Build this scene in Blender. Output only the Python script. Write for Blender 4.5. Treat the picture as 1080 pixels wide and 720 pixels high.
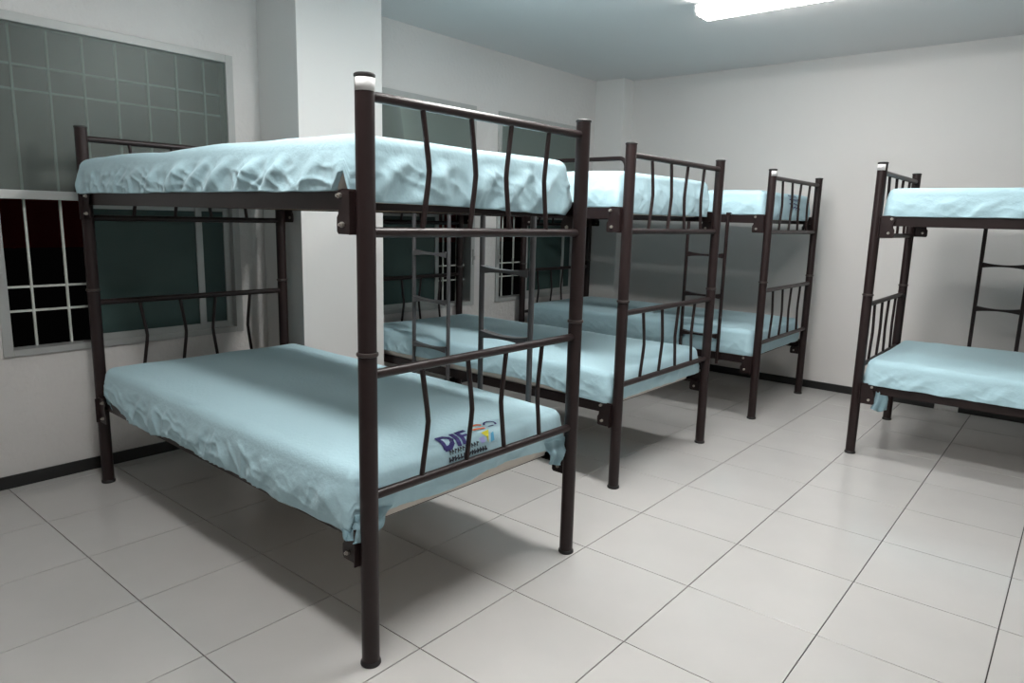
import bpy, bmesh, math, random
from mathutils import Vector, Matrix, noise
random.seed(7)
for o in list(bpy.data.objects): bpy.data.objects.remove(o)
SC = bpy.context.scene
COL = SC.collection

# ------------------------------------------------------------------ camera, world, exposure
CAM = Vector((3.731, -0.862, 1.297))
YAW, PITCH, ROLL = -0.6914, -0.1761, 0.0259
_f = Vector((math.sin(YAW)*math.cos(PITCH), math.cos(YAW)*math.cos(PITCH), math.sin(PITCH)))
_r = Vector((math.cos(YAW), -math.sin(YAW), 0)); _u = _r.cross(_f)
_r2 = _r*math.cos(ROLL) + _u*math.sin(ROLL); _u2 = -_r*math.sin(ROLL) + _u*math.cos(ROLL)
cd = bpy.data.cameras.new('camera'); cam = bpy.data.objects.new('camera', cd); COL.objects.link(cam)
cd.sensor_width = 36; cd.lens = 731.16*36/1080; cd.clip_start = .05
cam.matrix_world = Matrix(((_r2.x, _u2.x, -_f.x, CAM.x), (_r2.y, _u2.y, -_f.y, CAM.y), (_r2.z, _u2.z, -_f.z, CAM.z), (0, 0, 0, 1)))
SC.camera = cam
W = bpy.data.worlds.new('night'); SC.world = W; W.use_nodes = True
W.node_tree.nodes['Background'].inputs[0].default_value = (.05, .05, .05, 1)
W.node_tree.nodes['Background'].inputs[1].default_value = .006
SC.view_settings.view_transform = 'Standard'; SC.view_settings.look = 'None'
SC.view_settings.exposure = 1.36; SC.view_settings.gamma = 1; SC.view_settings.use_curve_mapping = False
LAMP_POWER = {'back': 13.0, 'mid': 26.0, 'front': 17.5}

# ------------------------------------------------------------------ room measures (metres)
HC = 2.557; YB = 4.938; XR = 4.95; YF = -4.5
TX, TY, TX0 = .4463, .45, 2.3126

# ------------------------------------------------------------------ helpers
def mat(name, col, rough=.5, metal=0, spec=.5, bump=None, vary=None, emit=None, estr=0, rnd=0, sheen=0, coat=0):
    m = bpy.data.materials.new(name); m.use_nodes = True
    nt = m.node_tree; b = nt.nodes['Principled BSDF']
    b.inputs['Base Color'].default_value = (*col, 1); b.inputs['Roughness'].default_value = rough
    b.inputs['Metallic'].default_value = metal; b.inputs['Specular IOR Level'].default_value = spec
    b.inputs['Coat Weight'].default_value = coat
    if sheen: b.inputs['Sheen Weight'].default_value = sheen
    if emit: b.inputs['Emission Color'].default_value = (*emit, 1); b.inputs['Emission Strength'].default_value = estr
    tc = nt.nodes.new('ShaderNodeTexCoord')
    if vary or rnd:
        n = nt.nodes.new('ShaderNodeTexNoise'); n.inputs['Scale'].default_value = vary[0] if vary else 3; n.inputs['Detail'].default_value = 5
        nt.links.new(tc.outputs['Object'], n.inputs['Vector'])
        a = vary[1] if vary else 0
        mr = nt.nodes.new('ShaderNodeMapRange'); mr.inputs[1].default_value = .3; mr.inputs[2].default_value = .7
        mr.inputs[3].default_value = 1-a; mr.inputs[4].default_value = 1+a
        nt.links.new(n.outputs[0], mr.inputs[0]); src = mr.outputs[0]
        if rnd:
            oi = nt.nodes.new('ShaderNodeObjectInfo'); m2 = nt.nodes.new('ShaderNodeMapRange')
            m2.inputs[3].default_value = 1-rnd; m2.inputs[4].default_value = 1+rnd
            nt.links.new(oi.outputs['Random'], m2.inputs[0])
            mu = nt.nodes.new('ShaderNodeMath'); mu.operation = 'MULTIPLY'
            nt.links.new(src, mu.inputs[0]); nt.links.new(m2.outputs[0], mu.inputs[1]); src = mu.outputs[0]
        vm = nt.nodes.new('ShaderNodeVectorMath'); vm.operation = 'SCALE'; vm.inputs[0].default_value = col
        nt.links.new(src, vm.inputs['Scale']); nt.links.new(vm.outputs[0], b.inputs['Base Color'])
    if bump:
        n = nt.nodes.new('ShaderNodeTexNoise'); n.inputs['Scale'].default_value = bump[0]; n.inputs['Detail'].default_value = 6
        bp = nt.nodes.new('ShaderNodeBump'); bp.inputs['Strength'].default_value = bump[1]; bp.inputs['Distance'].default_value = bump[2]
        nt.links.new(tc.outputs['Object'], n.inputs['Vector']); nt.links.new(n.outputs[0], bp.inputs['Height'])
        nt.links.new(bp.outputs[0], b.inputs['Normal'])
    return m

def glass(name, tint, body, k, gloss=.1, rough=.03):
    """window glass: tinted see-through pane with a thin film of body colour and a mirror sheen"""
    m = bpy.data.materials.new(name); m.use_nodes = True; nt = m.node_tree; nt.nodes.clear()
    out = nt.nodes.new('ShaderNodeOutputMaterial'); tr = nt.nodes.new('ShaderNodeBsdfTransparent'); tr.inputs[0].default_value = (*tint, 1)
    df = nt.nodes.new('ShaderNodeBsdfDiffuse'); df.inputs[0].default_value = (*body, 1)
    gl = nt.nodes.new('ShaderNodeBsdfGlossy'); gl.inputs['Roughness'].default_value = rough; gl.inputs[0].default_value = (.8, .9, .88, 1)
    m1 = nt.nodes.new('ShaderNodeMixShader'); m1.inputs[0].default_value = k
    m2 = nt.nodes.new('ShaderNodeMixShader')
    fr = nt.nodes.new('ShaderNodeFresnel'); fr.inputs[0].default_value = 1.5
    ad = nt.nodes.new('ShaderNodeMath'); ad.operation = 'ADD'; ad.inputs[1].default_value = gloss; ad.use_clamp = True
    nt.links.new(fr.outputs[0], ad.inputs[0])
    nt.links.new(tr.outputs[0], m1.inputs[1]); nt.links.new(df.outputs[0], m1.inputs[2])
    nt.links.new(ad.outputs[0], m2.inputs[0]); nt.links.new(m1.outputs[0], m2.inputs[1]); nt.links.new(gl.outputs[0], m2.inputs[2])
    nt.links.new(m2.outputs[0], out.inputs[0])
    return m

M = {}
M['wall'] = mat('painted_wall', (.65, .635, .62), .75, bump=(50, .12, .006), vary=(1.3, .02))
M['plaster'] = mat('rough_plaster', (.65, .635, .62), .75, bump=(34, .4, .014), vary=(1.3, .02))
M['ceil'] = mat('painted_ceiling', (.73, .715, .71), .8, vary=(1, .015))
M['pillar'] = mat('painted_pillar', (.70, .695, .68), .7, bump=(55, .1, .006))
M['tile'] = mat('ceramic_tile', (.49, .482, .468), .16, spec=.5, vary=(5, .02), rnd=.02, bump=(9, .02, .003))
M['grout'] = mat('tile_grout', (.03, .029, .027), .9)
M['base'] = mat('black_baseboard', (.012, .012, .012), .35)
M['alu'] = mat('aluminium_frame', (.42, .43, .42), .45, metal=.15)
M['bar'] = mat('white_grille_paint', (.62, .64, .6), .5)
M['brown'] = mat('brown_enamel', (.0185, .0105, .0105), .36, spec=.32, vary=(14, .06))
M['dark'] = mat('black_plastic', (.012, .011, .011), .5)
M['grey'] = mat('grey_enamel', (.06, .06, .064), .4, spec=.5)
M['steel'] = mat('zinc_steel', (.5, .47, .43), .35, metal=.8)
M['ring'] = mat('joint_ring', (.07, .055, .052), .3, metal=.5)
M['sheet'] = mat('blue_cotton_sheet', (.42, .615, .685), .8, spec=.25, bump=(70, .18, .01), vary=(2.5, .02), sheen=.15)
M['core'] = mat('mattress_ticking', (.56, .52, .47), .9, bump=(60, .2, .006))
M['label'] = mat('white_sticker', (.58, .58, .58), .5)
M['slat'] = mat('pine_slat', (.30, .21, .13), .7, vary=(9, .1))
M['ink'] = mat('navy_print', (.035, .03, .16), .8)
M['ink_black'] = mat('black_print', (.03, .035, .05), .8)
M['orange'] = mat('orange_print', (.75, .17, .06), .8)
M['yellow'] = mat('yellow_print', (.68, .62, .04), .8)
M['cyan'] = mat('cyan_print', (.10, .38, .60), .8)
M['violet'] = mat('lilac_print', (.42, .42, .75), .8)
M['glass_hi'] = glass('grey_frosted_glass', (.84, .87, .85), (.20, .225, .21), .38, -.02, .35)
M['glass_lo'] = glass('green_tinted_glass', (.22, .34, .32), (.07, .115, .108), .7, -.02, .2)
M['lamp_body'] = mat('white_lamp_metal', (.8, .8, .8), .4)
M['night_red'] = mat('night_red_wall', (.2, .02, .017), .9)
M['night_ground'] = mat('night_ground', (.02, .02, .018), .95)

def setk(o, label=None, cat=None, group=None, kind=None):
    if label: o['label'] = label
    if cat: o['category'] = cat
    if group: o['group'] = group
    if kind: o['kind'] = kind
    return o

def link(name, me, parent=None, m=None, loc=None, smooth=False):
    o = bpy.data.objects.new(name, me); COL.objects.link(o)
    if m is not None and not me.materials: me.materials.append(m)
    if parent: o.parent = parent
    if loc: o.location = loc
    return o

def from_bm(name, bm, m, parent=None, smooth=False, loc=None, ang=None):
    me = bpy.data.meshes.new(name)
    bmesh.ops.recalc_face_normals(bm, faces=bm.faces)
    bm.to_mesh(me); bm.free()
    if smooth:
        me.polygons.foreach_set('use_smooth', [True]*len(me.polygons))
        if ang is not None: me.set_sharp_from_angle(angle=ang)
    return link(name, me, parent, m, loc)

def add_box(bm, x0, x1, y0, y1, z0, z1, bev=0):
    r = bmesh.ops.create_cube(bm, size=1)
    vs = r['verts']
    for v in vs: v.co = Vector((x0+(v.co.x+.5)*(x1-x0), y0+(v.co.y+.5)*(y1-y0), z0+(v.co.z+.5)*(z1-z0)))
    if bev:
        es = set(e for v in vs for e in v.link_edges)
        bmesh.ops.bevel(bm, geom=list(es), offset=bev, segments=2, affect='EDGES', profile=.7)

def box(name, x0, x1, y0, y1, z0, z1, m, parent=None, bev=0):
    bm = bmesh.new(); add_box(bm, x0, x1, y0, y1, z0, z1, bev)
    return from_bm(name, bm, m, parent)

def add_tube(bm, pts, r, seg=12, cap=True):
    """round bar through points, smooth frames"""
    pts = [Vector(p) for p in pts]; n = len(pts); rings = []
    t0 = (pts[1]-pts[0]).normalized(); up = Vector((0, 0, 1)) if abs(t0.z) < .9 else Vector((0, 1, 0))
    nrm = (up - t0*up.dot(t0)).normalized()
    for i, p in enumerate(pts):
        a = (pts[i]-pts[i-1]).normalized() if i else t0
        b = (pts[i+1]-pts[i]).normalized() if i < n-1 else a
        t = (a+b).normalized(); nrm = (nrm - t*nrm.dot(t)).normalized(); bi = t.cross(nrm)
        k = 1/max(.5, t.dot(a)); rr = r[i] if isinstance(r, (list, tuple)) else r
        rings.append([bm.verts.new(p + (nrm*math.cos(2*math.pi*j/seg) + bi*math.sin(2*math.pi*j/seg))*rr*(k if False else 1)) for j in range(seg)])
    for i in range(n-1):
        for j in range(seg):
            bm.faces.new((rings[i][j], rings[i][(j+1) % seg], rings[i+1][(j+1) % seg], rings[i+1][j]))
    if cap: bm.faces.new(rings[0][::-1]); bm.faces.new(rings[-1])

def add_lathe(bm, prof, cx=0, cy=0, seg=24):
    rings = []
    for r, z in prof:
        rings.append([bm.verts.new((cx+r*math.cos(2*math.pi*j/seg), cy+r*math.sin(2*math.pi*j/seg), z)) for j in range(seg)])
    for i in range(len(prof)-1):
        for j in range(seg):
            bm.faces.new((rings[i][j], rings[i][(j+1) % seg], rings[i+1][(j+1) % seg], rings[i+1][j]))
    bm.faces.new(rings[0][::-1]); bm.faces.new(rings[-1])

def add_prism(bm, poly, axis, a0, a1):
    """extrude a 2-D outline along x, y or z"""
    def P(u, v, a): return {'x': (a, u, v), 'y': (u, a, v), 'z': (u, v, a)}[axis]
    A = [bm.verts.new(P(u, v, a0)) for u, v in poly]; B = [bm.verts.new(P(u, v, a1)) for u, v in poly]
    bm.faces.new(A[::-1]); bm.faces.new(B); n = len(poly)
    for i in range(n): bm.faces.new((A[i], A[(i+1) % n], B[(i+1) % n], B[i]))

# ------------------------------------------------------------------ floor and tiles
floor = box('floor', -.2, XR+.2, YF-.2, YB+.2, -.15, -.006, M['grout']); setk(floor, 'light grey square ceramic tile floor with dark joints', kind='structure')
_tc = {}
def tile_mesh(w, d):
    k = (round(w, 3), round(d, 3))
    if k not in _tc:
        bm = bmesh.new(); g = .0017; c = .0006
        a, b = w/2-g, d/2-g
        rows = [(a, b, -.010), (a, b, -c), (a-c, b-c, 0)]
        rs = [[bm.verts.new((sx*x, sy*y, z)) for sx, sy in ((-1, -1), (1, -1), (1, 1), (-1, 1))] for x, y, z in rows]
        for i in range(2):
            for j in range(4): bm.faces.new((rs[i][j], rs[i][(j+1) % 4], rs[i+1][(j+1) % 4], rs[i+1][j]))
        bm.faces.new(rs[-1]); bm.faces.new(rs[0][::-1])
        bmesh.ops.recalc_face_normals(bm, faces=bm.faces)
        me = bpy.data.meshes.new('tile'); bm.to_mesh(me); bm.free(); me.materials.append(M['tile']); _tc[k] = me
    return _tc[k]
xs = sorted(set([0, XR] + [TX0+TX*j for j in range(-12, 12) if 0 < TX0+TX*j < XR]))
ys = sorted(set([YF, YB] + [TY*i for i in range(-14, 14) if YF < TY*i < YB]))
for i in range(len(xs)-1):
    for j in range(len(ys)-1):
        w, d = xs[i+1]-xs[i], ys[j+1]-ys[j]
        if w < .01 or d < .01: continue
        link('tile', tile_mesh(w, d), floor, None, ((xs[i]+xs[i+1])/2, (ys[j]+ys[j+1])/2, 0))

# ------------------------------------------------------------------ walls, ceiling, pillars, baseboards
ceil = box('ceiling', -.2, XR+.2, YF-.2, YB+.2, HC, HC+.12, M['ceil']); setk(ceil, 'plain bluish grey painted ceiling', kind='structure')
WIN = [(.035, 1.195), (1.985, 3.145), (3.405, 4.565)]; WZ = (.615, 2.12)
bm = bmesh.new(); yy = YF-.2
for a, b in WIN:
    add_box(bm, -.15, 0, yy, a, 0, HC); add_box(bm, -.15, 0, a, b, 0, WZ[0]); add_box(bm, -.15, 0, a, b, WZ[1], HC); yy = b
add_box(bm, -.15, 0, yy, YB+.2, 0, HC)
wl = from_bm('wall_left', bm, M['plaster']); setk(wl, 'off-white plastered wall with three windows', kind='structure')
wb = box('wall_back', 0, XR+.15, YB, YB+.15, 0, HC, M['wall']); setk(wb, 'bare off-white painted back wall', kind='structure')
wr = box('wall_right', XR, XR+.15, YF, YB, 0, HC, M['wall']); setk(wr, 'off-white wall at the right side of the dormitory', kind='structure')
wf = box('wall_front', 0, XR, YF-.15, YF, 0, HC, M['wall']); setk(wf, 'off-white wall behind the viewer', kind='structure')
PX, PA, PB = .38, 1.353, 1.925
p = box('wall_pillar', 0, PX, PA, PB, 0, HC, M['pillar'], bev=.004); setk(p, 'wide white pillar standing between the first and second window', kind='structure')
p = box('wall_corner_pillar', 0, .30, 4.77, YB, 0, HC, M['pillar'], bev=.004); setk(p, 'narrow white pillar in the far corner', kind='structure')
HB = .06
def baseb(name, x0, x1, y0, y1, label):
    setk(box(name, x0, x1, y0, y1, 0, HB, M['base'], bev=.002), label, kind='structure')
baseb('baseboard_left', 0, .011, YF, PA, 'black skirting under the large left window')
baseb('baseboard_pillar', PX, PX+.011, PA, PB, 'black skirting around the wide pillar')
baseb('baseboard_pillar', .011, PX+.011, PA-.011, PA, 'black skirting on the near side of the wide pillar')
baseb('baseboard_left', 0, .011, PB, 4.77, 'black skirting under the two far windows')
baseb('baseboard_back', .30, 2.975, YB-.011, YB, 'black skirting along the back wall left of the gap')
baseb('baseboard_back', 3.125, XR, YB-.011, YB, 'black skirting along the back wall right of the gap')
baseb('baseboard_right', XR-.011, XR, YF, YB-.011, 'black skirting along the right wall')

# ------------------------------------------------------------------ windows
def sash(parent, y0, y1, z0, z1, x, st=.035):
    bm = bmesh.new()
    for a in ((y0, y0+st, z0, z1), (y1-st, y1, z0, z1), (y0+st, y1-st, z0, z0+st), (y0+st, y1-st, z1-st, z1)):
        add_box(bm, x-.011, x+.011, *a, bev=.002)
    s = from_bm('sash', bm, M['alu'], parent)
    box('pane', x-.003, x+.003, y0+st-.004, y1-st+.004, z0+st-.004, z1-st+.004, M['glass_lo'], s)
    return s
def window(n, y0, y1, open_left, label):
    z0, z1 = WZ; fw = .04; X0, X1 = -.075, .012
    bm = bmesh.new()
    add_box(bm, X0, X1, y0, y0+fw, z0, z1, .003); add_box(bm, X0, X1, y1-fw, y1, z0, z1, .003)
    add_box(bm, X0, X1, y0+fw, y1-fw, z1-fw, z1, .003); add_box(bm, X0, X1, y0+fw, y1-fw, z0, z0+.03, .003)
    w = from_bm('window_%d' % n, bm, M['alu']); setk(w, label, kind='structure')
    zt = 1.345
    box('transom', X0+.01, X1, y0+fw, y1-fw, zt-.02, zt+.02, M['alu'], w, .003)
    box('pane', -.008, -.002, y0+fw-.004, y1-fw+.004, zt+.016, z1-fw+.004, M['glass_hi'], w)
    yi0, yi1 = y0+fw, y1-fw; h = (yi1-yi0)/2+.03
    if open_left:
        sash(w, yi0+.34, yi0+.34+h, z0+.03, zt-.02, -.008); sash(w, yi1-h, yi1, z0+.03, zt-.02, -.036)
    else:
        sash(w, yi1-.34-h, yi1-.34, z0+.03, zt-.02, -.008); sash(w, yi0, yi0+h, z0+.03, zt-.02, -.036)
    # outside grille of square bars
    k = 0; y = y0+.152
    while y < y1-.05:
        bm = bmesh.new(); add_box(bm, -.066, -.056, y-.005, y+.005, z0+.028, z1-.035); from_bm('grille_bar', bm, M['bar'], w); y += .1465
    for z in (.813, .925, 1.808, 1.915):
        bm = bmesh.new(); add_box(bm, -.070, -.060, y0+.03, y1-.03, z-.005, z+.005); from_bm('grille_bar', bm, M['bar'], w)
    yl = y0+.012 if open_left else y1-.024
    bm = bmesh.new(); add_box(bm, .010, .022, yl, yl+.014, .93, 1.05, .003); add_box(bm, .020, .032, yl+.002, yl+.012, .97, 1.00, .002)
    from_bm('latch', bm, M['alu'], w)
    return w
window(1, *WIN[0], True, 'large aluminium sliding window beside the nearest bunk bed, left sash slid open')
window(2, *WIN[1], False, 'aluminium sliding window just right of the wide pillar')
window(3, *WIN[2], True, 'aluminium sliding window nearest the back wall')

# night outside
setk(box('neighbour_wall', -3.3, -3.1, -2, 12, .95, 4.5, M['night_red']), 'dim dark red wall outside in the night', 'wall')
setk(box('outside_ground', -3.1, -.25, -4, 12, -.3, -.2, M['night_ground']), 'dark ground outside the windows', kind='structure')

# ------------------------------------------------------------------ ceiling lamps
def lamp(yc, x0, power, label, shown):
    L = 1.24; w = .095; d = .062
    root = bpy.data.objects.new('ceiling_lamp', None); COL.objects.link(root); root.location = (x0, yc, HC)
    setk(root, label, 'lamp', 'fluorescent ceiling lamps')
    box('housing', 0, L, -w, w, -.014, 0, M['lamp_body'], root, .003)
    bm = bmesh.new(); add_prism(bm, [(-w+.004, -.014), (-w+.006, -.045), (-w+.022, -d), (w-.022, -d), (w-.006, -.045), (w-.004, -.014)], 'x', .012, L-.012)
    m = mat('lit_diffuser', (.8, .8, .8), .5, emit=(1, .985, .96), estr=power)
    from_bm('diffuser', bm, m, root)
    for a in (0, L-.012):
        bm = bmesh.new(); add_prism(bm, [(-w, -.014), (-w+.002, -.047), (-w+.020, -d-.002), (w-.020, -d-.002), (w-.002, -.047), (w, -.014)], 'x', a, a+.012)
        from_bm('end_cap', bm, M['lamp_body'], root)
    return root
lamp(3.215, 1.75, LAMP_POWER['back'], 'lit fluorescent ceiling lamp in view near the back wall', True)
lamp(1.55, 1.75, LAMP_POWER['mid'], 'lit fluorescent ceiling lamp above the gap behind the nearest bunk bed', False)
lamp(-.15, 1.75, LAMP_POWER['front'], 'lit fluorescent ceiling lamp in front of the nearest bunk bed', False)

# ------------------------------------------------------------------ bunk bed frames
H = 1.645; L = 2.022; PR = .0258
ZR = (1.594, 1.250, .866, .516)          # end-frame rails
DECK = (1.356, .421)                     # top of the two side rails
def deg(a): return math.radians(a)

def post(root, x, y, sticker):
    bm = bmesh.new()
    add_lathe(bm, [(PR, .012), (PR, .920), (PR*.985, .922), (PR*.985, H-.012), (PR*.985, H-.004)], x, y, 28)
    p = from_bm('post', bm, M['brown'], root, True, ang=.7)
    bm = bmesh.new(); add_lathe(bm, [(PR+.002, 0), (PR+.0042, .003), (PR+.0036, .010), (PR+.001, .014), (PR+.0006, .014)], x, y, 28); from_bm('foot_cap', bm, M['dark'], p, True, ang=.7)
    bm = bmesh.new(); add_lathe(bm, [(PR+.0004, H-.007), (PR+.0018, H-.006), (PR+.0018, H-.001), (PR-.002, H+.002), (PR-.012, H+.003)], x, y, 28); from_bm('top_cap', bm, M['dark'], p, True, ang=.7)
    bm = bmesh.new(); add_lathe(bm, [(PR, .9185), (PR+.0034, .920), (PR+.0048, .9245), (PR+.0034, .929), (PR, .9305)], x, y, 28); from_bm('joint_ring', bm, M['ring'], p, True, ang=.7)
    if sticker is not None:
        bm = bmesh.new(); n = 12; rr = PR+.0008; V = []
        a0, a1 = sticker
        for i in range(n+1):
            a = deg(a0+(a1-a0)*i/n)
            V.append([bm.verts.new((x+r*math.cos(a), y+r*math.sin(a), z)) for r in (rr, rr-.0006) for z in (H-.042, H-.010)])
        for i in range(n):
            A, B = V[i], V[i+1]
            bm.faces.new((A[0], B[0], B[1], A[1])); bm.faces.new((A[2], A[3], B[3], B[2])); bm.faces.new((A[1], B[1], B[3], A[3])); bm.faces.new((A[0], A[2], B[2], B[0]))
        s = from_bm('sticker', bm, M['label'], p, True); s['label'] = 'small white sticker'
    return p

def kinked(y, z0, z1, kick):
    zm = (z0+z1)/2; pts = []
    for t in range(0, 11):
        z = z0+(z1-z0)*t/10; u = abs(z-zm)/((z1-z0)/2)
        k = kick*(1-u) if u > .08 else kick*.94
        pts.append((y+k, z))
    return pts

def bracket(root, x, y, z, sx, sy):
    """bolted hook plate; sx: side of the post along the bed, sy: outward side"""
    bm = bmesh.new(); t = .004
    prof = [(0, .004), (.052, .006), (.076, 0), (.079, -.02), (.070, -.035), (.073, -.060), (.080, -.070), (.080, -.106), (.074, -.113), (0, -.113)]
    yo = y+sy*.020
    add_prism(bm, [(x+sx*(PR-.008+u), z+v) for u, v in prof], 'y', yo-t/2, yo+t/2)
    add_prism(bm, [(x+sx*(PR-.006), z), (x+sx*(PR-.002), z), (x+sx*(PR-.002), z-.113), (x+sx*(PR-.006), z-.113)], 'y', yo-.018, yo+.018)
    b = from_bm('bracket', bm, M['brown'], root)
    for u, v in ((.062, -.012), (.052, -.088)):
        bm = bmesh.new(); cx, cz = x+sx*(PR-.008+u), z+v
        add_tube(bm, [(cx, yo-sy*.006, cz), (cx, yo+sy*.010, cz)], .0075, 6)
        add_tube(bm, [(cx, yo+sy*.009, cz), (cx, yo+sy*.016, cz)], .0042, 8)
        from_bm('bolt', bm, M['steel'], b)

def ladder(root, xa, xb, y, sy, m, top):
    """two stiles hooked over the upper side rail with curved treads"""
    yo = y+sy*.030; zb = .345
    bm = bmesh.new()
    for x in (xa, xb):
        add_prism(bm, [(yo-.004, 1.33), (yo+.004, 1.33), (yo+.004, top), (yo-sy*.045, top), (yo-sy*.045, top-.006), (yo-.004, top-.006)] if sy > 0 else
                  [(yo+.004, 1.33), (yo-.004, 1.33), (yo-.004, top), (yo-sy*.045, top), (yo-sy*.045, top-.006), (yo+.004, top-.006)], 'x', x-.012, x+.012)
    add_box(bm, xa-.012, xb+.012, yo-.003, yo+.003, 1.335, 1.355)
    l = from_bm('ladder', bm, m, root)
    for x in (xa, xb):
        bm = bmesh.new(); add_tube(bm, [(x, yo, zb), (x, yo, (zb+top)/2), (x, yo, top-.02)], .0115, 14); from_bm('stile', bm, m, l, True, ang=.8)
    for z in (1.088, .814, .540):
        bm = bmesh.new(); n = 14; V = []
        for i in range(n+1):
            t = i/n; x = xa+.008+(xb-xa-.016)*t; c = abs(2*t-1)**2
            zt = z+.012*c; zl = z-.012-.010*c
            V.append([bm.verts.new(q) for q in ((x, yo-.020, zt), (x, yo+.020, zt), (x, yo+.020, zl), (x, yo+.014, zl), (x, yo+.014, zt-.005), (x, yo-.014, zt-.005), (x, yo-.014, zl), (x, yo-.020, zl))])
        for i in range(n):
            for j in range(8): bm.faces.new((V[i][j], V[i+1][j], V[i+1][(j+1) % 8], V[i][(j+1) % 8]))
        bm.faces.new(V[0]); bm.faces.new(V[-1][::-1])
        from_bm('rung', bm, m, l)

def bunk(label, ox, oy, ang, W, lad=None, guard=None, stickers=()):
    """origin: base of the near post at local x = 0; the bed runs to local x = -L, y from 0 to W"""
    root = bpy.data.objects.new('bunk_bed', None); COL.objects.link(root)
    root.location = (ox, oy, 0); root.rotation_euler = (0, 0, deg(ang))
    setk(root, label, 'bunk bed', 'brown steel bunk beds')
    for x in (0, -L):
        for y in (0, W): post(root, x, y, dict(stickers).get((x != 0, y != 0)))
        for z in ZR:
            bm = bmesh.new(); add_tube(bm, [(x, PR-.006, z), (x, W/2, z), (x, W-PR+.006, z)], .0138, 14); from_bm('end_rail', bm, M['brown'], root, True, ang=.8)
        for zt, zb in ((ZR[0], ZR[1]), (ZR[2], ZR[3])):
            for f, k in ((.205, .027), (.405, .024), (.595, -.022), (.795, -.020)):
                bm = bmesh.new(); pts = [(x, yy, zz) for yy, zz in kinked(W*f, zb+.008, zt-.008, k)]
                add_tube(bm, pts, .0080, 10); from_bm('spindle', bm, M['brown'], root, True, ang=.8)
    for zd in DECK:
        for y, sy in ((0, -1), (W, 1)):
            # angle-iron side rail
            bm = bmesh.new(); yo = y-sy*.004
            a, b = yo+sy*.012, yo+sy*.008; c = yo-sy*.032
            add_prism(bm, [(a, zd-.050), (a, zd), (b, zd), (b, zd-.046), (c, zd-.046), (c, zd-.050)], 'x', -L+PR+.004, -PR-.004)
            from_bm('side_rail', bm, M['brown'], root)
            for x, sx in ((0, -1), (-L, 1)): bracket(root, x, y, zd, sx, sy)
        for x, sx in ((-.125, 1), (-L+.125, -1)):
            bm = bmesh.new()
            add_prism(bm, [(x+sx*.014, zd-.048), (x+sx*.014, zd-.004), (x+sx*.010, zd-.004), (x+sx*.010, zd-.044), (x-sx*.024, zd-.044), (x-sx*.024, zd-.048)], 'y', .012, W-.012)
            from_bm('cross_rail', bm, M['brown'], root)
        for i in range(7):
            x = -L+.24+(L-.48)*i/6
            box('slat', x-.04, x+.04, .016, W-.016, zd-.046, zd-.028, M['slat'], root)
    if lad:
        xa, xb, side, mname, top = lad
        ladder(root, xa, xb, 0 if side < 0 else W, side, M[mname], top)
    if guard:
        xa, xb, z, y = guard; r = .05; pts = [(xa, y, 1.33)]
        pts += [(xa, y, z-r)] + [(xa+r-r*math.cos(t*math.pi/12), y, z-r+r*math.sin(t*math.pi/12)) for t in range(1, 7)]
        pts += [(xb-r+r*math.sin(t*math.pi/12), y, z-r+r*math.cos(t*math.pi/12)) for t in range(0, 6)] + [(xb, y, z-r), (xb, y, 1.33)]
        bm = bmesh.new(); add_tube(bm, pts, .0135, 12); from_bm('guard_rail', bm, M['brown'], root, True, ang=.9)
    return root
B1 = bunk('nearest bunk bed, dark brown steel, with a white sticker on its tall front post', 2.258, .306, -1.1, .958,
          lad=(-.512, -.240, 1, 'grey', 1.37), stickers=[((False, False), (-98, 58))])
B2 = bunk('second bunk bed from the viewer on the window side, with a rounded guard rail', 2.058, 1.972, -.1, .975,
          lad=(-1.42, -1.13, -1, 'grey', 1.37), guard=(-1.6, -.60, 1.675, .962))
B3 = bunk('third bunk bed on the window side, farthest and closest to the back wall', 2.090, 3.688, .15, .972,
          lad=(-.54, -.262, -1, 'brown', 1.37), stickers=[((False, False), (-88, 20))])
B4 = bunk('bunk bed across the aisle at the right edge with its end towards the aisle', 2.787+L, 3.407, .2, .950,
          lad=(-L+.41, -L+.655, 1, 'brown', 1.37), stickers=[((True, False), (-155, -45))])

# ------------------------------------------------------------------ mattresses in fitted sheets
def rect_ring(hx, hy, rc, nl, ns):
    """points and outward normals of a rounded rectangle, starting at near-left, counter-clockwise; fixed count"""
    rc = max(0.0, min(rc, hx, hy)); out = []; nc = 6
    def corner(cx, cy, a0):
        return [((cx+rc*math.cos(a0+math.pi/2*i/nc), cy+rc*math.sin(a0+math.pi/2*i/nc)), (math.cos(a0+math.pi/2*i/nc), math.sin(a0+math.pi/2*i/nc))) for i in range(nc+1)]
    ex, ey = hx-rc, hy-rc
    for i in range(1, nl): out.append(((-ex+2*ex*i/nl, -hy), (0, -1)))
    out += corner(ex, -ey, -math.pi/2)
    for i in range(1, ns): out.append(((hx, -ey+2*ey*i/ns), (1, 0)))
    out += corner(ex, ey, 0)
    for i in range(1, nl): out.append(((ex-2*ex*i/nl, hy), (0, 1)))
    out += corner(-ex, ey, math.pi/2)
    for i in range(1, ns): out.append(((-hx, ey-2*ey*i/ns), (-1, 0)))
    out += corner(-ex, -ey, math.pi)
    return out

def smooth(t): t = max(0, min(1, t)); return t*t*(3-2*t)
def ridge(x, y, z, f):
    v = noise.noise(Vector((x*f, y*f, z*f))); return 1-abs(v)*2

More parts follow.
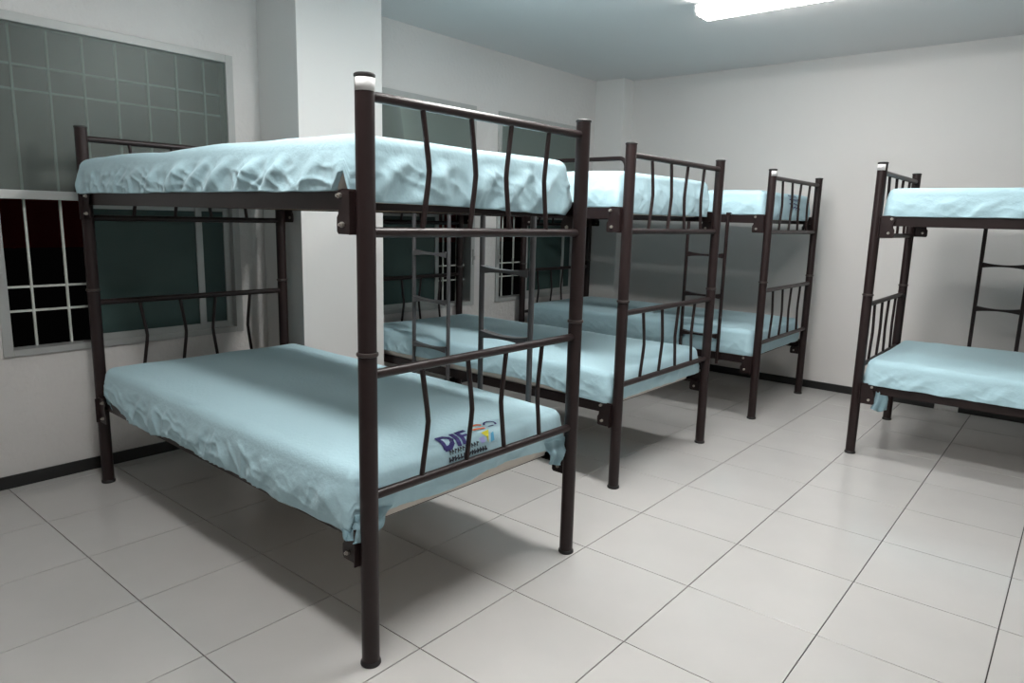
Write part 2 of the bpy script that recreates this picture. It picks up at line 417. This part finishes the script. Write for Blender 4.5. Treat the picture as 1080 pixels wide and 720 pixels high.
class Sheet:
    def __init__(s, hx, hy, h, seed, hem, fold, crumple, top=.004, crown=.012, bulge=.012, nl=230, ns=110, fil=.040):
        s.hx, s.hy, s.h, s.seed, s.hem, s.fold, s.cr, s.top, s.crown, s.bulge, s.nl, s.ns, s.fil = hx, hy, h, seed, hem, fold, crumple, top, crown, bulge, nl, ns, fil
    def topz(s, x, y):
        o = s.seed*7.3
        ex = 1-abs(x)/s.hx; ey = 1-abs(y)/s.hy
        z = s.h + s.crown*(smooth(min(1, ey*2.2))*smooth(min(1, ex*4))-1)
        z += s.top*noise.noise(Vector((x*1.7+o, y*2.2, 1.3)))*1.6 + s.top*.4*noise.noise(Vector((x*5+o, y*6, 4.1)))
        z += .0016*ridge(x+.4*y, y*1.5, o, 4.0)*smooth(1.4-3*min(ex*s.hx, ey*s.hy)/s.hy)
        return z
    def side(s, x, y, nx, ny, drop):
        """outward displacement at drop below the top fold"""
        o = s.seed*3.7
        t = min(1, drop/.17)
        u = x if abs(ny) > abs(nx) else y
        sg = 1 if (ny < 0 or nx > 0) else -1
        b = s.bulge*math.sin(math.pi*t)
        fa = s.fold(u*sg, nx, ny)
        v = (u*sg) + drop*1.15
        d = math.sin(v*37+2.2*noise.noise(Vector((v*4+o, o, 0))) + 3*noise.noise(Vector((u*1.7, o, 3))))
        d = (d*.5+.5)**1.9
        ca = s.cr(u*sg, nx, ny)
        w = smooth(t*3)
        wq = .05*noise.noise(Vector((u*5+o, drop*6, 2.2)))
        p, r = u*sg+wq+.45*drop, drop-.35*u*sg+wq
        c1 = (1-abs(noise.noise(Vector((p*17+o, r*6, o)))))**4
        c2 = (1-abs(noise.noise(Vector((p*8-o, r*21, o+5)))))**4
        c3 = noise.noise(Vector((p*7, r*9, o+9)))
        return b + w*(fa*d*smooth(2.2-1.6*t) + ca*(.8*c1+.55*c2+.6*c3-.7))
    def point(s, x, y, nx, ny, drop):
        """rounded edge then the side; drop measured along the cloth from the edge start"""
        f = s.fil; q = f*math.pi/2
        z0 = s.topz(x*(1-f/s.hx), y*(1-f/s.hy))
        if drop < q:
            a = drop/f; return Vector((x+nx*(f*math.sin(a)-f), y+ny*(f*math.sin(a)-f), z0-f*(1-math.cos(a))))
        dd = drop-q; e = s.side(x, y, nx, ny, dd)
        return Vector((x+nx*e, y+ny*e, z0-f-dd))
    def build(s, name, m, parent):
        bm = bmesh.new(); rings = []; f = s.fil; q = f*math.pi/2
        rc = .05
        NT = 15
        for i in range(NT):
            ins = f+(s.hy-f-.004)*(1-(i/(NT-1)))**1.0
            rr = rect_ring(s.hx-ins, s.hy-ins, max(.004, rc-ins*.6), s.nl, s.ns)
            rings.append([bm.verts.new((p[0], p[1], s.topz(p[0], p[1]))) for p, n in rr])
        rr = rect_ring(s.hx, s.hy, rc, s.nl, s.ns)
        for i in range(1, 6):
            dr = q*i/5
            # blend from the real inner ring height
            rings.append([bm.verts.new(s.point(p[0], p[1], n[0], n[1], dr-1e-6)) for p, n in rr])
        NS = 24
        base = []
        for i in range(1, NS+1):
            row = []
            for p, n in rr:
                z0 = s.topz(p[0]*(1-f/s.hx), p[1]*(1-f/s.hy))
                hem = s.hem(p[0], p[1], n[0], n[1]) + .004*noise.noise(Vector((p[0]*9, p[1]*9, s.seed)))
                total = max(.02, z0-f-hem)
                row.append(bm.verts.new(s.point(p[0], p[1], n[0], n[1], q+total*i/NS)))
            rings.append(row)
        # turn the hem a little inwards
        row = []
        for v, (p, n) in zip(rings[-1], rr): row.append(bm.verts.new(v.co - Vector((n[0]*.022, n[1]*.022, -.002))))
        rings.append(row)
        k = len(rr)
        for a, b in zip(rings[:-1], rings[1:]):
            for j in range(k): bm.faces.new((a[j], b[j], b[(j+1) % k], a[(j+1) % k]))
        bm.faces.new(rings[0])
        bmesh.ops.recalc_face_normals(bm, faces=bm.faces)
        return from_bm(name, bm, m, parent, True)

def mattress(bed, label, x0, x1, y0, y1, zb, h, seed, hem=None, fold=None, crumple=None, flaps=(), **kw):
    """x0..x1, y0..y1 in the bed's own frame; zb underside height, h thickness"""
    root = bpy.data.objects.new('mattress', None); COL.objects.link(root)
    c = bed.matrix_basis @ Vector(((x0+x1)/2, (y0+y1)/2, zb)); root.location = c; root.rotation_euler = bed.rotation_euler
    setk(root, label, 'mattress', 'mattresses in light blue sheets')
    hx, hy = (x1-x0)/2, (y1-y0)/2
    # quilted core
    bm = bmesh.new(); rr = None; rs = []
    for ins, z in ((.05, 0), (.040, .004), (.038, .026), (.008, .034), (.005, .045), (.005, h-.09), (.03, h-.07), (.06, h-.065)):
        rr = rect_ring(hx-ins, hy-ins, .05, 12, 8); rs.append([bm.verts.new((p[0], p[1], z)) for p, n in rr])
    n = len(rr)
    for a, b in zip(rs[:-1], rs[1:]):
        for j in range(n): bm.faces.new((a[j], a[(j+1) % n], b[(j+1) % n], b[j]))
    bm.faces.new(rs[0][::-1]); bm.faces.new(rs[-1])
    cr = from_bm('mattress_core', bm, M['core'], root, True, ang=.9); cr['label'] = 'cream mattress ticking under the sheet'
    S = Sheet(hx, hy, h, seed, hem or (lambda x, y, nx, ny: .002 if nx > .3 else .029), fold or (lambda u, nx, ny: .006), crumple or (lambda u, nx, ny: .006), **kw)
    sh = S.build('fitted_sheet', M['sheet'], root)
    for pts, wid, sd in flaps:
        flap(root, pts, wid, sd)
    return root, S, sh

def flap(root, path, wid, sd):
    """loose hanging sheet corner: a crumpled strip along a path, local to the mattress"""
    bm = bmesh.new(); nu, nv = 14, 10; G = []
    P = [Vector(p) for p in path]
    for i in range(nu+1):
        t = i/nu*(len(P)-1); a = min(int(t), len(P)-2); p = P[a].lerp(P[a+1], t-a); row = []
        w = wid[0]+(wid[1]-wid[0])*i/nu
        for j in range(nv+1):
            u = j/nv-.5
            k = .009*math.sin(j*1.2+sd+i*.15)*(.3+i/nu) + .010*noise.noise(Vector((i*.3, j*.5, sd)))
            dv = Vector(P[-1]) - Vector(P[0]); side = Vector((math.cos(sd), math.sin(sd), 0)); nn = Vector((-side.y, side.x, 0))
            row.append(bm.verts.new(p + side*u*w + nn*k + Vector((0, 0, .016*abs(u)*math.sin(i+sd)*i/nu + (.03*abs(u) if i == nu else 0)))))
        G.append(row)
    for i in range(nu):
        for j in range(nv): bm.faces.new((G[i][j], G[i][j+1], G[i+1][j+1], G[i+1][j]))
    bmesh.ops.solidify(bm, geom=bm.faces[:], thickness=.0015)
    o = from_bm('loose_corner', bm, M['sheet'], root, True); o['label'] = 'loose hanging corner of the sheet'

def lerp_tab(tab):
    def f(x):
        if x <= tab[0][0]: return tab[0][1]
        for (a, va), (b, vb) in zip(tab[:-1], tab[1:]):
            if x <= b: return va+(vb-va)*smooth((x-a)/(b-a))
        return tab[-1][1]
    return f

UZ, LZ = DECK
def near(nx, ny): return ny < -.7
def foot(nx, ny): return nx > .7

# bed 1 upper
fold_u = lerp_tab([(-1, .003), (-.35, .004), (-.15, .016), (.1, .022), (.6, .020), (.8, .006), (1.02, .004)])
def hem1u(x, y, nx, ny):
    if nx > .6: return .000-.016*smooth((y+.3)/.8)
    if ny < -.6: return .026+.055*math.exp(-((x-.985)/.024)**2)
    return .024
mattress(B1, 'upper mattress of the nearest bunk bed, rumpled blue sheet with deep diagonal folds', -L-.045, -.040, -.022, .955, UZ-.027, .194, 1,
         hem=hem1u, fold=lambda u, nx, ny: fold_u(u) if near(nx, ny) else (.014 if nx > .5 else .006),
         crumple=lambda u, nx, ny: .012 if near(nx, ny) and u < -.1 else (.011 if near(nx, ny) else .010), top=.007, crown=.016)
# bed 1 lower
hem_tab = lerp_tab([(-.97, .085), (-.80, .050), (-.62, .006), (-.45, -.002), (-.22, .026), (0, .012), (.3, .014), (.6, .002), (.90, .012)])
def hem1l(x, y, nx, ny):
    if nx > .5: return .052 + .010*math.sin(y*9)
    if ny < -.4: return hem_tab(x)-.006
    return .01
m1, S1, sh1 = mattress(B1, 'lower mattress of the nearest bunk bed, blue sheet printed with a logo', -L+.105, -.032, -.028, .965, LZ-.027, .205, 2,
         hem=hem1l, fold=lambda u, nx, ny: .004, crumple=lambda u, nx, ny: .011 if near(nx, ny) and u < .45 else .006, top=.005, crown=.02,
         flaps=[([(.90, -.490, .06), (.92, -.500, .015), (.945, -.503, -.018)], (.15, .05), .15), ([(.958, -.44, .07), (.966, -.45, .025), (.964, -.455, -.008)], (.12, .05), 1.45),
                ([(.958, .415, .085), (.972, .425, .03), (.955, .43, -.025)], (.13, .085), 1.5), ([(-.93, -.475, .05), (-.90, -.47, .0), (-.88, -.455, -.03)], (.10, .03), .2)])
# bed 2
mattress(B2, 'upper mattress of the second bunk bed, under the rounded guard rail', -L-.01, -.040, .0, .962, UZ-.027, .208, 3,
         fold=lambda u, nx, ny: .004, crumple=lambda u, nx, ny: .005, crown=.012)
def hem2l(x, y, nx, ny):
    if ny < -.4: return .062 if x < .2 else .030 + .032*smooth((.9-x)/.5)
    return .04 if nx > .5 else .03
mattress(B2, 'lower mattress of the second bunk bed, smooth blue sheet with ticking showing at its side', -L+.06, -.028, -.018, .955, LZ-.027, .212, 4,
         hem=hem2l, fold=lambda u, nx, ny: .004, crumple=lambda u, nx, ny: .007, top=.008, crown=.03)
# bed 3
m3, S3, sh3 = mattress(B3, 'upper mattress of the farthest window-side bunk bed, with a small dark print', -L+.03, -.040, .005, .962, UZ-.027, .198, 5,
         fold=lambda u, nx, ny: .004, crumple=lambda u, nx, ny: .005)
mattress(B3, 'lower mattress of the farthest window-side bunk bed', -L+.06, -.034, -.005, .960, LZ-.027, .212, 6,
         hem=lambda x, y, nx, ny: .03, fold=lambda u, nx, ny: .003, crumple=lambda u, nx, ny: .005)
# bed 4 (its aisle end is at local x = -L)
mattress(B4, 'upper mattress of the bunk bed at the right edge', -L+.036, -.04, -.010, .935, UZ-.027, .187, 7,
         fold=lambda u, nx, ny: .007 if u > -.7 else .002, crumple=lambda u, nx, ny: .004, crown=.006)
mattress(B4, 'lower mattress of the bunk bed at the right edge, a sheet corner hanging down', -L+.034, -.04, -.016, .938, LZ-.027, .200, 8,
         hem=lambda x, y, nx, ny: .026, fold=lambda u, nx, ny: .006, crumple=lambda u, nx, ny: .006, top=.008, crown=.035,
         flaps=[([(-.885, -.452, .03), (-.875, -.470, -.045), (-.885, -.474, -.125)], (.05, .085), .3)])

# ------------------------------------------------------------------ prints on the sheets (flat ink following the cloth)
def ink(S, sheet, name, polys, m, face, label=None):
    """polys in metres: u along the foot edge (world +Y to the right), v = cloth distance below the start of the rounded edge"""
    bm = bmesh.new()
    for poly in polys:
        vs = []
        for u, v in poly:
            x, y = S.hx, u
            if v < 0: p = Vector((x-S.fil+v, y, S.topz(x-S.fil+v, y)+.0025))
            else:
                p = S.point(x, y, 1, 0, v); a = min(math.pi/2, v/S.fil); p += Vector((math.sin(a), 0, math.cos(a)))*.003
            vs.append(bm.verts.new(p))
        try: bm.faces.new(vs)
        except ValueError: pass
    o = from_bm(name, bm, m, sheet)
    if label: o['label'] = label
    return o
def strip(pts, w):
    """quads along a polyline"""
    out = []
    for (a, b), (c, d) in zip(pts[:-1], pts[1:]):
        l = math.hypot(c-a, d-b) or 1; nx, ny = -(d-b)/l*w/2, (c-a)/l*w/2
        ex, ey = (c-a)/l*w*.25, (d-b)/l*w*.25
        n = max(1, int(l/.012))
        for i in range(n):
            p = (a-ex+(c-a+2*ex)*i/n, b-ey+(d-b+2*ey)*i/n); q = (a-ex+(c-a+2*ex)*(i+1)/n, b-ey+(d-b+2*ey)*(i+1)/n)
            out.append([(p[0]+nx, p[1]+ny), (q[0]+nx, q[1]+ny), (q[0]-nx, q[1]-ny), (p[0]-nx, p[1]-ny)])
    return out
U0 = -.135   # left end of the logo on the foot edge, mattress frame
LS = .8
def T(pts, s=1, du=0, dv=0): return [(U0+LS*(du+u)-.25*LS*(v-.03), LS*(dv+v)) for u, v in pts]
V0 = -.030
D = [(0, .0), (0, .075)], [(0, .0), (.030, .002), (.048, .018), (.052, .038), (.046, .058), (.030, .073), (0, .075)]
P = []
for pl in D: P += strip(T(pl, 1, .01, V0), .016)
P += strip(T([(.078, 0), (.078, .075)], 1, .01, V0), .017)
P += strip(T([(.108, 0), (.108, .075)], 1, .01, V0), .016) + strip(T([(.108, .004), (.150, .004)], 1, .01, V0), .015) + strip(T([(.108, .038), (.142, .038)], 1, .01, V0), .013)
ink(S1, sh1, 'logo_letters', P, M['ink'], 'foot', 'dark blue printed letters DIF')
arc = [(.20+.035*math.cos(t), -.005+.022*math.sin(t)) for t in [math.pi*(1.9-.2*i) for i in range(7)]]
ink(S1, sh1, 'logo_swirl', strip(T(arc, 1, .03, V0+.012), .011) + strip(T([(.185, .012), (.232, .026)], 1, .03, V0+.006), .012), M['orange'], 'foot', 'orange printed swirl')
arc = [(.285+.032*math.cos(t), .012+.026*math.sin(t)) for t in [math.pi*(1.05+.17*i) for i in range(8)]]
ink(S1, sh1, 'logo_arc', strip(T(arc, 1, .03, V0), .007) + strip(T([(.262, .03), (.29, .034)], 1, .03, V0), .006), M['ink'], 'foot')
ink(S1, sh1, 'logo_triangle', [T([(.20, .055), (.25, .050), (.236, .075), (.232, .105), (.222, .078)], 1, .025, V0)], M['yellow'], 'foot', 'yellow printed triangle')
ink(S1, sh1, 'logo_tint', [T([(.176, .075), (.208, .072), (.214, .095), (.19, .098)], 1, .025, V0)], M['violet'], 'foot')
ink(S1, sh1, 'logo_patch', [T([(.252, .07), (.27, .066), (.268, .10), (.246, .104)], 1, .025, V0)], M['cyan'], 'foot')
rn = random.Random(3); P = []
u = .03
while u < .20:                       # illegible small print, two lines
    w = rn.uniform(.006, .011); P += strip(T([(u, .084), (u+w*.3, .100)], 1, 0, V0), .004) + strip(T([(u, .086), (u+w, .088+.008*rn.random())], 1, 0, V0), .004); u += w+.007
u = .03
while u < .24:
    w = rn.uniform(.007, .012); P += strip(T([(u, .112), (u+w*.2, .127)], 1, 0, V0), .006) + strip(T([(u, .126), (u+w, .115+.01*rn.random())], 1, 0, V0), .006); u += w+.006
ink(S1, sh1, 'small_print', P, M['ink_black'], 'foot', 'two lines of small illegible black print')
P = []
for k, (v, n) in enumerate(((.035, 4), (.062, 5), (.092, 4), (.118, 5))):
    u = -.02+.01*(k % 2)
    for i in range(n):
        P += strip([(u, v), (u+.022, v+.006*rn.uniform(-1, 1)), (u+.030, v+.014)], .009); u += .042
ink(S3, sh3, 'printed_mark', P, M['ink'], 'foot', 'small dark blue printed marks')
